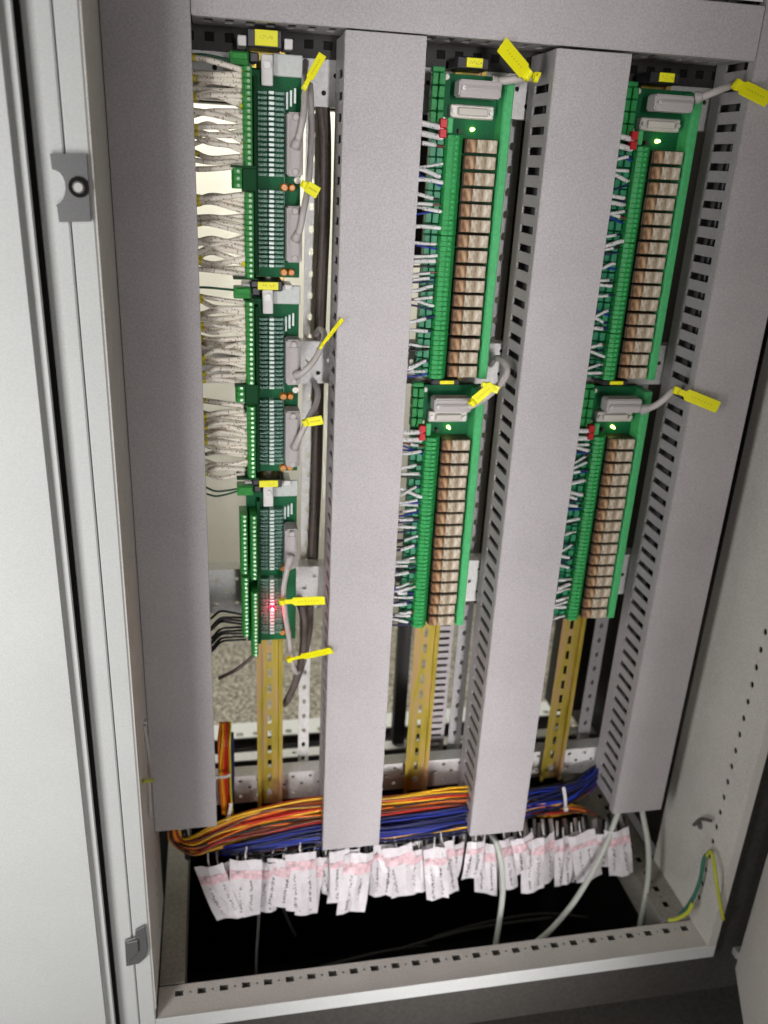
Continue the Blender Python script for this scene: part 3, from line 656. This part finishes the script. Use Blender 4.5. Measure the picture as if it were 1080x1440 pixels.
flag((1036, 119), (1082, 142), 0.0150, 'yellow tag reaching out to the right edge at the top', 0.008, -0.020, 0.2, 0.7)
flag((951, 549), (1010, 573), 0.0140, 'long yellow tag lying across the dark right duct', -0.002, -0.012, 0.25, 0.5)

# brown cables hanging behind the left column
for k, (dx, r) in enumerate(((1, 0.0048), (9, 0.0044))):
    pts = [P(446 + dx, 122, 0.105), P(449 + dx, 150, 0.098), P(454 + dx * 0.7, 200, 0.095), P(453 + dx * 0.7, 300, 0.095), P(449 + dx * 0.7, 400, 0.095), P(446 + dx * 0.7, 480, 0.098), P(444 + dx * .7, 560, 0.115), P(442 + dx * .7, 660, 0.118), P(438 + dx * .7, 750, 0.118), P(436 + dx * .7, 800, 0.118)]
    q = MB(); q.tube(spline(pts, 6), r, 9)
    tag(q.build('brown_cable', 'brown'), ('left', 'right')[k] + ' one of two dark brown cables hanging beside the first duct', 'cable', 'brown cables in the first gap')
for k, (pts, r, lb) in enumerate((([P(424, 850, 0.06), P(428, 880, 0.062), P(425, 920, 0.065), P(415, 960, 0.075), P(404, 985, 0.085)], 0.0050, 'dusty brown cable swinging left below the lowest terminal board'),
                       ([P(436, 850, 0.075), P(434, 890, 0.078), P(424, 935, 0.082), P(409, 975, 0.090), P(400, 990, 0.10)], 0.0050, 'shadowed brown cable behind the lowest yellow tag'))):
    q = MB(); q.tube(spline(pts, 6), r, 9); tag(q.build('brown_cable', 'brown'), lb, 'cable', 'brown cables in the first gap')
q = MB(); q.tube(spline([P(308, 954, 0.06), P(330, 943, 0.05), P(345, 932, 0.05), P(360, 918, 0.055)], 6), 0.0024, 7)
tag(q.build('loose_cable', 'brown'), 'short dark cable end poking out left of the yellow rail', 'cable')

# ------------------------------------------------------------------ printed wires of the left column
SEQ = {}
def seq(key):
    SEQ[key] = SEQ.get(key, -1) + 1
    return ORD[min(SEQ[key], 29)]
def signal_wire(a, b, ra, label, group, sl='sleeve', wm='w_white', tip=None, sag=0.0, s0=0.25, s1=0.93, r=0.0021):
    a, b = Vector(a), Vector(b); L = b - a
    pts = spline([a - Vector((0.012, -0.004, 0)), a, a + L * 0.33 + Vector((0, -0.004, sag)), a + L * 0.68 + Vector((0, -0.003, sag * 0.6)), b, b + Vector((0.005, 0.0, 0))], 5)
    d = tag(MB().tube(pts, r * 0.72, 6).build('signal_wire', wm), label, 'wire', group)
    i0, i1 = int(len(pts) * s0), int(len(pts) * s1)
    if sl: MB().tube(pts[i0:i1], r, 7).build('marker_sleeve', sl, d)
    if tip == 'dyellow' or (tip and rnd.random() < 0.4): MB().tube(pts[4:8], r * 1.15, 6).build('end_mark', 'dyellow', d)
    if tip: MB().tube(pts[i1 - 1:i1 + 4], r * 0.95, 6).build('ferrule', tip, d)
    return d
for zt, which in ((1.085, 'topmost'), (0.8625, 'middle')):
    for (a, c_, n, half) in ((0.006, 0.097, 20, 'upper'), (0.119, 0.203, 16 if which == 'topmost' else 17, 'lower')):
        for k in range(n):
            zb = zt - a - (c_ - a) * (k + 0.5) / n
            g = k // 4
            spread = 0.80 if (g % 2) else 1.0
            za = zb + rnd.uniform(-0.006, 0.006) + (0.004 if g % 2 else -0.002) * math.sin(k)
            if k < 2 and half == 'upper': za += 0.010 - 0.003 * k
            if half == 'lower' and k > n - 4: za -= 0.004
            signal_wire((-0.018, 0.036 + rnd.uniform(-0.014, 0.018), za), (0.0308, 0.030 + rnd.uniform(-0.003, 0.003), zb), 0,
                        '%s white printed wire from the top on the %s strip of the %s terminal board' % (seq((half, which)), half, which), 'white wires of the %s terminal board' % which,
                        tip=('dyellow' if rnd.random() < 0.45 else ('w_black' if rnd.random() < 0.3 else None)), sag=rnd.uniform(-0.005, 0.008),
                        s0=rnd.uniform(0.1, 0.3), s1=rnd.uniform(0.8, 0.92), r=rnd.uniform(0.0023, 0.0032), wm=rnd.choice(['w_white', 'w_white', 'w_white', 'dyellow', 'w_brown']))
for k in range(9):
    zb = 0.6365 - 0.150 - 0.0045 * k
    signal_wire((-0.017, 0.035 + rnd.uniform(-0.008, 0.008), zb - 0.020 - 0.0012 * k), (0.0222, 0.030, zb - 0.010), 0, '%s thin black wire from the top among those curving into the lowest terminal board' % ORD[k], 'black wires of the lowest terminal board',
                sl=None, wm='w_black', sag=0.011, r=0.0022)
for zz, lb in ((1.0855, 'lone dark green supply wire at the topmost terminal board'), (0.8665, 'lone dark green supply wire at the middle terminal board')):
    signal_wire((-0.018, 0.04, zz + 0.002), (0.0195, 0.040, zz), 0, lb, 'dark supply wires', sl=None, wm='w_green', sag=0.001, r=0.0019)
for k in range(2):
    signal_wire((-0.018, 0.04, 0.642 - 0.008 * k), (0.0195, 0.040, 0.6385 - 0.003 * k), 0, '%s of the two dark green supply wires at the lowest terminal board' % ('upper', 'lower')[k], 'dark supply wires', sl=None, wm='w_green', sag=-0.003, r=0.0017)

# wires into the relay boards (from the duct on their left)
for ci, (X, xs) in enumerate(((RX[1], 0.2000), (RX[2], 0.4120))):
    cn = ('middle', 'right')[ci]
    for zt, bn in ((1.091, 'upper'), (0.762, 'lower')):
        for k in range(2):
            zb = zt - 0.0595 + 0.0095 * k - 0.002
            signal_wire((xs, 0.030, zb + 0.002), (X - 0.0400, 0.034, zb - 0.002), 0, '%s white wire on the red terminal of the %s relay board in the %s column' % (('lower', 'upper')[k], bn, cn), 'white wires of the relay boards', sl='sleeve2', sag=0, r=0.0030, s0=0.3, s1=0.97)
        z = zt - 0.072; k = 0
        while z > zt - 0.316:
            m = rnd.choice(['w_white', 'w_white', 'w_navy', 'w_black', 'w_brown', 'w_navy'])
            signal_wire((xs, 0.040 + rnd.uniform(-0.006, 0.012), z + rnd.uniform(-0.011, 0.009)), (X - 0.0335 - rnd.uniform(0.0, 0.007), 0.0375 - rnd.uniform(0, 0.004), z), 0,
                        '%s white sleeved wire from the top on the %s relay board of the %s column' % (seq((bn, cn)), bn, cn), 'white wires of the relay boards', sl='sleeve2', wm=m, sag=rnd.uniform(-0.006, 0.006), r=rnd.uniform(0.0015, 0.0024), s0=rnd.uniform(0.2, 0.55), s1=rnd.uniform(0.72, 0.97))
            if rnd.random() < 0.55:
                z2 = z - rnd.uniform(0.003, 0.006)
                signal_wire((xs, 0.048, z2 + rnd.uniform(-0.007, 0.007)), (X - 0.0335, 0.038, z2), 0, '%s bare dark wire from the top on the %s relay board of the %s column' % (seq((bn, cn, 'd')), bn, cn), 'dark wires of the relay boards', sl=None, wm=rnd.choice(['w_navy', 'w_black', 'w_blue']), sag=rnd.uniform(-0.007, 0.007), r=0.0017)
            z -= rnd.choice([0.007, 0.010, 0.014, 0.018] if ci else [0.006, 0.009, 0.012, 0.017])

# ------------------------------------------------------------------ wire bundle along the bottom
def bundle(n, cols, top, group, lab, y0, r=0.0016):
    for k in range(n):
        f = (k + rnd.uniform(-0.4, 0.4)) / max(1, n - 1); Y = y0 + rnd.uniform(-0.020, 0.022)
        c_ = rnd.choice(cols)
        jit = lambda s: rnd.uniform(-1.2 * s, 1.2 * s)
        if top:
            sty = rnd.random()
            if sty < 0.72:
                pts = [P(236 + 14 * f, 1160, Y), P(240 + 16 * f, 1185 - 8 * f, Y), P(272, 1202 - 26 * f + jit(3), Y - 0.012), P(312, 1190 - 32 * f + jit(4), Y - 0.008), P(372, 1174 - 36 * f + jit(4), Y),
                       P(450, 1160 - 34 * f + jit(4), Y), P(545, 1147 - 26 * f + jit(3), Y), P(660, 1131 - 22 * f + jit(3), Y + 0.006), P(760, 1146 - 22 * f + jit(4), Y + 0.010), P(815, 1142 - 8 * f, Y + 0.02), P(845, 1150, Y + 0.03)]
            else:
                pts = [P(313 + 6 * f, 1105, 0.055), P(316 + 6 * f, 1140, 0.052), P(330 + 10 * f, 1164 - 14 * f, Y), P(372, 1170 - 34 * f + jit(4), Y), P(450, 1158 - 34 * f + jit(4), Y), P(545, 1146 - 26 * f, Y), P(660, 1131 - 22 * f + jit(3), Y + 0.006), P(760, 1146 - 22 * f, Y + 0.010), P(815, 1142, Y + 0.02)]
        else:
            pts = [P(292 + 20 * f, 1196, Y + 0.045), P(318, 1200 - 8 * f + jit(3), Y + 0.006), P(372, 1200 - 22 * f + jit(4), Y - 0.004), P(450, 1188 - 30 * f + jit(4), Y - 0.006), P(545, 1186 - 38 * f + jit(3), Y - 0.004), P(660, 1168 - 34 * f + jit(3), Y), P(745, 1148 - 36 * f + jit(3), Y + 0.004),
                   P(800, 1130 - 28 * f + jit(4), Y + 0.014), P(832, 1108 - 22 * f + jit(6), Y + 0.03), P(850, 1085 - 15 * f, Y + 0.05)]
        q = MB(); q.tube(spline(pts, 4), r * rnd.uniform(0.85, 1.15), 6)
        nm = {'w_orange': 'orange', 'w_red': 'red', 'w_yellow': 'yellow', 'w_blue': 'blue', 'w_navy': 'dark blue', 'w_black': 'black', 'w_brown': 'brown', 'w_green': 'dark green'}[c_]
        tag(q.build('bundle_wire', c_), lab % nm, 'wire', group)
bundle(64, ['w_orange', 'w_yellow', 'w_red', 'w_orange', 'w_yellow', 'w_red', 'w_yellow', 'w_brown', 'w_black'], True, 'warm coloured wires of the bottom bundle', '%s wire in the bundle running across the bottom behind the ducts', 0.046)
bundle(84, ['w_blue', 'w_navy', 'w_blue', 'w_navy', 'w_black', 'w_blue', 'w_navy', 'w_blue', 'w_navy', 'w_black', 'w_brown', 'w_yellow'], False, 'dark wires of the bottom bundle', '%s wire below the orange ones in the bottom bundle', 0.046)
for k in range(9):
    x = 308 + 13 * (k % 5) / 4 + rnd.uniform(-1, 1); Y = 0.045 + 0.004 * (k // 5)
    q = MB(); q.tube(spline([P(x + 2, 1015, Y + 0.02), P(x + rnd.uniform(-1, 2), 1045, Y), P(x + rnd.uniform(-2, 2), 1080, Y), P(x + 1 + rnd.uniform(-1, 2), 1110, Y), P(x + 5, 1145, Y)], 5), 0.0017, 6)
    c_ = ['w_orange', 'w_yellow', 'w_orange', 'w_red', 'dyellow'][k % 5]
    tag(q.build('bundle_wire', c_), {'w_orange': 'orange', 'w_yellow': 'yellow', 'w_red': 'red', 'dyellow': 'dull yellow'}[c_] + ' wire in the short upright bunch right of the left duct', 'wire', 'upright bunch of wires beside the left duct')
for k in range(7):
    q = MB(); q.tube(spline([P(323 + k % 3 * 2, 1030, 0.075), P(322 + k % 3 * 3, 1090, 0.07), P(324 + k % 4 * 2, 1150, 0.068)], 5), 0.0017, 6)
    tag(q.build('bundle_wire', 'w_navy'), 'dark blue wire behind the orange upright bunch', 'wire', 'upright bunch of wires beside the left duct')
def tie(px, py, Y, ang, h, label, w_=0.0022):
    c_ = at(px, py, Y); u = Vector((math.sin(ang), 0, math.cos(ang))) * h / 2; s = Vector((math.cos(ang), 0, -math.sin(ang))) * w_
    d = tag(MB().prism([c_ - u - s, c_ - u * 0.4 - s + Vector((0, -0.003, 0)), c_ + u * 0.4 - s + Vector((0, -0.003, 0)), c_ + u - s, c_ + u + s, c_ + u * 0.4 + s + Vector((0, -0.003, 0)), c_ - u * 0.4 + s + Vector((0, -0.003, 0)), c_ - u + s], (0, 0.0012, 0)).build('cable_tie', 'wplastic'), label, 'cable tie', 'white cable ties')
    MB().box(c_.x - u.x - 0.003, c_.x - u.x + 0.003, c_.y - 0.004, c_.y + 0.001, c_.z - u.z - 0.003, c_.z - u.z + 0.003).build('tie_head', 'wplastic', d, 0.0006)
tie(794, 1122, 0.022, R(-12), 0.040, 'white cable tie around the dark wires at the right end of the bundle')
tie(314, 1091, 0.034, R(90), 0.020, 'pale cable tie around the upright orange bunch')
tie(323, 1140, 0.030, R(10), 0.024, 'pale cable tie where the upright bunch meets the bottom bundle')

# ------------------------------------------------------------------ stubs of the incoming cables and their white paper tags
for k in range(84):
    f = k / 83; px = 338 + 540 * f; py = 1197 - 34 * f + rnd.uniform(-4, 4)
    q = MB(); a, b = P(px + rnd.uniform(-4, 4), py - 17, 0.050), P(px + rnd.uniform(-3, 3), py + 22, 0.036)
    q.tube([a, a * 0.6 + b * 0.4 + Vector((rnd.uniform(-0.003, 0.003), -0.008, 0)), b, b + Vector((0, 0.010, -0.012))], 0.0034 * rnd.uniform(0.7, 1.15), 7)
    cm = rnd.choice(['cable', 'cable', 'w_white', 'brown', 'w_black', 'w_black'])
    tag(q.build('field_cable', cm), {'cable': 'grey', 'w_white': 'white', 'brown': 'brown', 'w_black': 'black'}[cm] + ' incoming cable end just above the row of paper tags', 'cable', 'incoming field cables')
def paper_tag(px, py, wpx, hpx, tilt, Y, label, lean=0.010):
    a = at(px, py, Y); wd = wpx * 0.00103; hh = hpx * 0.00128
    d = thing('paper_tag', label, 'tag', a, 'white paper tags on the incoming cables')
    d.rotation_euler = (0, R(tilt), R(rnd.uniform(-14, 14)))
    q = MB(); pk = MB(); rg = random.Random(px); CV = rg.uniform(0.001, 0.006); ph = rg.uniform(-1.2, 1.2); cr2 = rg.uniform(0.0010, 0.0032)
    def strip(mb, z0, z1, yo, inset=0.0):
        zs = [z0 + (z1 - z0) * k / 4 for k in range(5)]; th = 0.0005
        yy = lambda z, u: -lean * (1 - (1 - z) ** 2) + 0.0015 * math.sin(3 * z + px) + cr2 * math.sin(7 * u + 5 * z + px) - yo - CV * math.cos(u * 2.4 + ph)
        us = (-0.5, -0.25, 0.0, 0.25, 0.5)
        for i in range(4):
            for j in range(4):
                A = [(us[j], zs[i]), (us[j + 1], zs[i]), (us[j + 1], zs[i + 1]), (us[j], zs[i + 1])]
                fr = [a + Vector((u * (wd - inset), yy(z, u), -z * hh)) for u, z in A]; mb.poly(fr); mb.poly([p + Vector((0, th, 0)) for p in fr])
        for i in range(4):
            for u in (us[0], us[-1]):
                f0 = a + Vector((u * (wd - inset), yy(zs[i], u), -zs[i] * hh)); f1 = a + Vector((u * (wd - inset), yy(zs[i + 1], u), -zs[i + 1] * hh))
                mb.poly([f0, f1, f1 + Vector((0, th, 0)), f0 + Vector((0, th, 0))])
        for zz in (zs[0], zs[-1]):
            for ua, ub in zip(us, us[1:]):
                f0, f1 = [a + Vector((u * (wd - inset), yy(zz, u), -zz * hh)) for u in (ua, ub)]
                mb.poly([f0, f1, f1 + Vector((0, th, 0)), f0 + Vector((0, th, 0))])
    strip(q, 0, 1, 0); o_ = q.build('tag_sheet', 'film', d); o_.data.polygons.foreach_set('use_smooth', [False] * len(o_.data.polygons))
    strip(pk, 0.16 + rg.uniform(-.04, .04), 0.30 + rg.uniform(-.04, .04), 0.0006, 0.0006); pk.build('pink_band', 'pink', d)
    ik = MB()
    for c0 in ([0.02] if wpx < 26 else [-0.22, 0.2]):
        ux = c0 + rg.uniform(-0.08, 0.08)
        for k in range(13):
            z = 0.36 + 0.045 * k
            if rg.random() < 0.15: continue
            y = -lean * (1 - (1 - z) ** 2) + 0.0015 * math.sin(3 * z + px) + cr2 * math.sin(7 * ux + 5 * z + px) - CV * math.cos(ux * 2.4 + ph) - 0.0009
            for _ in range(2):
                x0_ = ux * wd + rg.uniform(-0.0024, 0.0008); z0_ = -z * hh + rg.uniform(-0.002, 0.002)
                ik.poly([a + Vector((x0_, y, z0_)), a + Vector((x0_ + rg.uniform(.0012, .0032), y, z0_)), a + Vector((x0_ + .0022, y, z0_ + rg.uniform(.0008, .0024))), a + Vector((x0_, y, z0_ + .0010))])
    ik.build('tag_print', 'tagink', d)
    q = MB(); q.tube([a + Vector((0, -0.001, -0.006)), a + Vector((0, 0.004, 0.003)), a + Vector((0.002, 0.010, 0.012))], 0.0014, 6); q.build('tag_string', 'wplastic', d)
paper_tag(293, 1216, 42, 72, -20, 0.018, 'wide paper tag tilted outward at the left end of the row')
paper_tag(306, 1214, 34, 62, -14, 0.026, 'paper tag half hidden behind the wide tilted one at the left end')
px = 334; k = 0
extra = {8: 'paper tag hanging lower than its neighbours under the first duct'}
ys = lambda x: 1217 - 0.083 * (x - 336)
while px < 882:
    wpx = rnd.choice([28, 32, 36, 42]); hang = rnd.choice([70, 76, 62, 80, 54]) * (1 - 0.00022 * (px - 336))
    sg = 'left of the first middle duct' if px < 453 else 'under the first middle duct' if px < 534 else 'between the two middle ducts' if px < 655 else 'under the second middle duct' if px < 742 else 'right of the second middle duct'
    lb = '%s white paper tag from the left among those hanging %s' % (seq(sg), sg)
    paper_tag(px, ys(px) - rnd.uniform(0, 12), wpx, hang, rnd.uniform(-14, 9) if px < 690 else rnd.uniform(-17, 0), 0.020 + rnd.uniform(-0.012, 0.010), lb, rnd.uniform(0.003, 0.012))
    px += wpx * rnd.choice([0.36, 0.42, 0.5, 0.58, 0.86]); k += 1

# white cables running down into the pit
for pts, lb in (([P(690, 1172, 0.03), P(698, 1186, 0.008), P(705, 1215, -0.004), P(707, 1252, -0.010), P(703, 1290, -0.02), P(697, 1330, -0.035), P(694, 1370, -0.055)], 'white cable dropping between the paper tags in the middle'),
                ([P(880, 1120, 0.03), P(868, 1146, 0.02), P(852, 1188, 0.006), P(832, 1228, -0.006), P(806, 1270, -0.02), P(776, 1306, -0.035), P(745, 1335, -0.05), P(735, 1365, -0.055)], 'white cable sweeping down left from the right duct'),
                ([P(900, 1118, 0.03), P(904, 1146, 0.02), P(911, 1185, 0.006), P(912, 1225, -0.005), P(907, 1265, -0.018), P(900, 1302, -0.033), P(898, 1340, -0.055)], 'white cable dropping straight down from the right duct')):
    q = MB(); q.tube(spline(pts, 8), 0.0042, 10); tag(q.build('white_cable', 'wcable'), lb, 'cable', 'white cables running into the base')
# earth wires at the lower right and on the left post
def wire(name, m, pts, r, label, group):
    q = MB(); q.tube(spline(pts, 6), r, 8); return tag(q.build(name, m), label, 'wire' if 'wire' in name else 'cable', group)
wire('earth_wire', 'earth', [atX(993, 1206, 0.668), atX(998, 1197, 0.660), atX(1003, 1208, 0.658), P(1007, 1236, -0.124), P(1012, 1266, -0.126), P(1017, 1293, -0.128)], 0.0026, 'yellow earth wire hanging over the right cabinet post', 'earth wires')
wire('earth_wire', 'earthg', [atX(996, 1200, 0.668), atX(990, 1208, 0.662), atX(985, 1236, 0.660), atX(977, 1258, 0.655), atX(966, 1276, 0.648), atX(955, 1288, 0.640)], 0.0028, 'dark green earth wire curving down into the lower right corner', 'earth wires')
wire('earth_wire', 'earth', [atX(974, 1270, 0.650), atX(967, 1283, 0.645), atX(952, 1292, 0.635), atX(940, 1294, 0.625)], 0.0030, 'short yellow earth wire lying in the lower right corner', 'earth wires')
wire('earth_wire', 'earth', [atX(203, 1098, -0.093), atX(209, 1098, -0.090), atX(215, 1097, -0.087)], 0.0026, 'tiny yellow green wire end beside the left post', 'earth wires')
wire('post_cable', 'w_white', [atX(203, 1020, -0.0945), atX(209, 1060, -0.092), atX(210, 1100, -0.0915), atX(212, 1150, -0.0925)], 0.0022, 'pale wire running down the inside of the left post', 'earth wires')
# dark cables just visible in the pit
M['pitcable'] = mat('pit_cable_jacket', (0.028, 0.027, 0.025), 0.6)
for k, pts in enumerate(([P(365, 1240, 0.02), P(364, 1290, 0.0), P(361, 1340, -0.03), P(360, 1385, -0.06)], [P(395, 1270, 0.05), P(408, 1300, 0.04), P(416, 1316, 0.04)],
                         [P(560, 1335, 0.0), P(640, 1312, 0.02), P(700, 1300, 0.03), P(780, 1290, 0.03)], [P(610, 1318, 0.06), P(680, 1298, 0.08), P(760, 1285, 0.08), P(830, 1290, 0.06)], [P(450, 1360, 0.0), P(540, 1338, 0.02), P(600, 1330, 0.02)])):
    wire('pit_cable', 'pitcable', pts, 0.0022, ('thin dark cable dropping into the pit at the left', 'short dark cable end hanging in the pit', 'near dark cable lying in the pit in front of the white cables', 'far dark cable lying deep in the pit', 'dark cable lying in the pit near the front sill')[k], 'dark cables in the pit')
# black strap round the bundle
q = MB(); q.tube(spline([P(259, 1168, 0.030), P(262, 1188, 0.026), P(264, 1206, 0.032)], 5), 0.0042, 8)
tag(q.build('cable_strap', 'bplastic'), 'black strap around the orange wires under the left duct', 'cable tie')
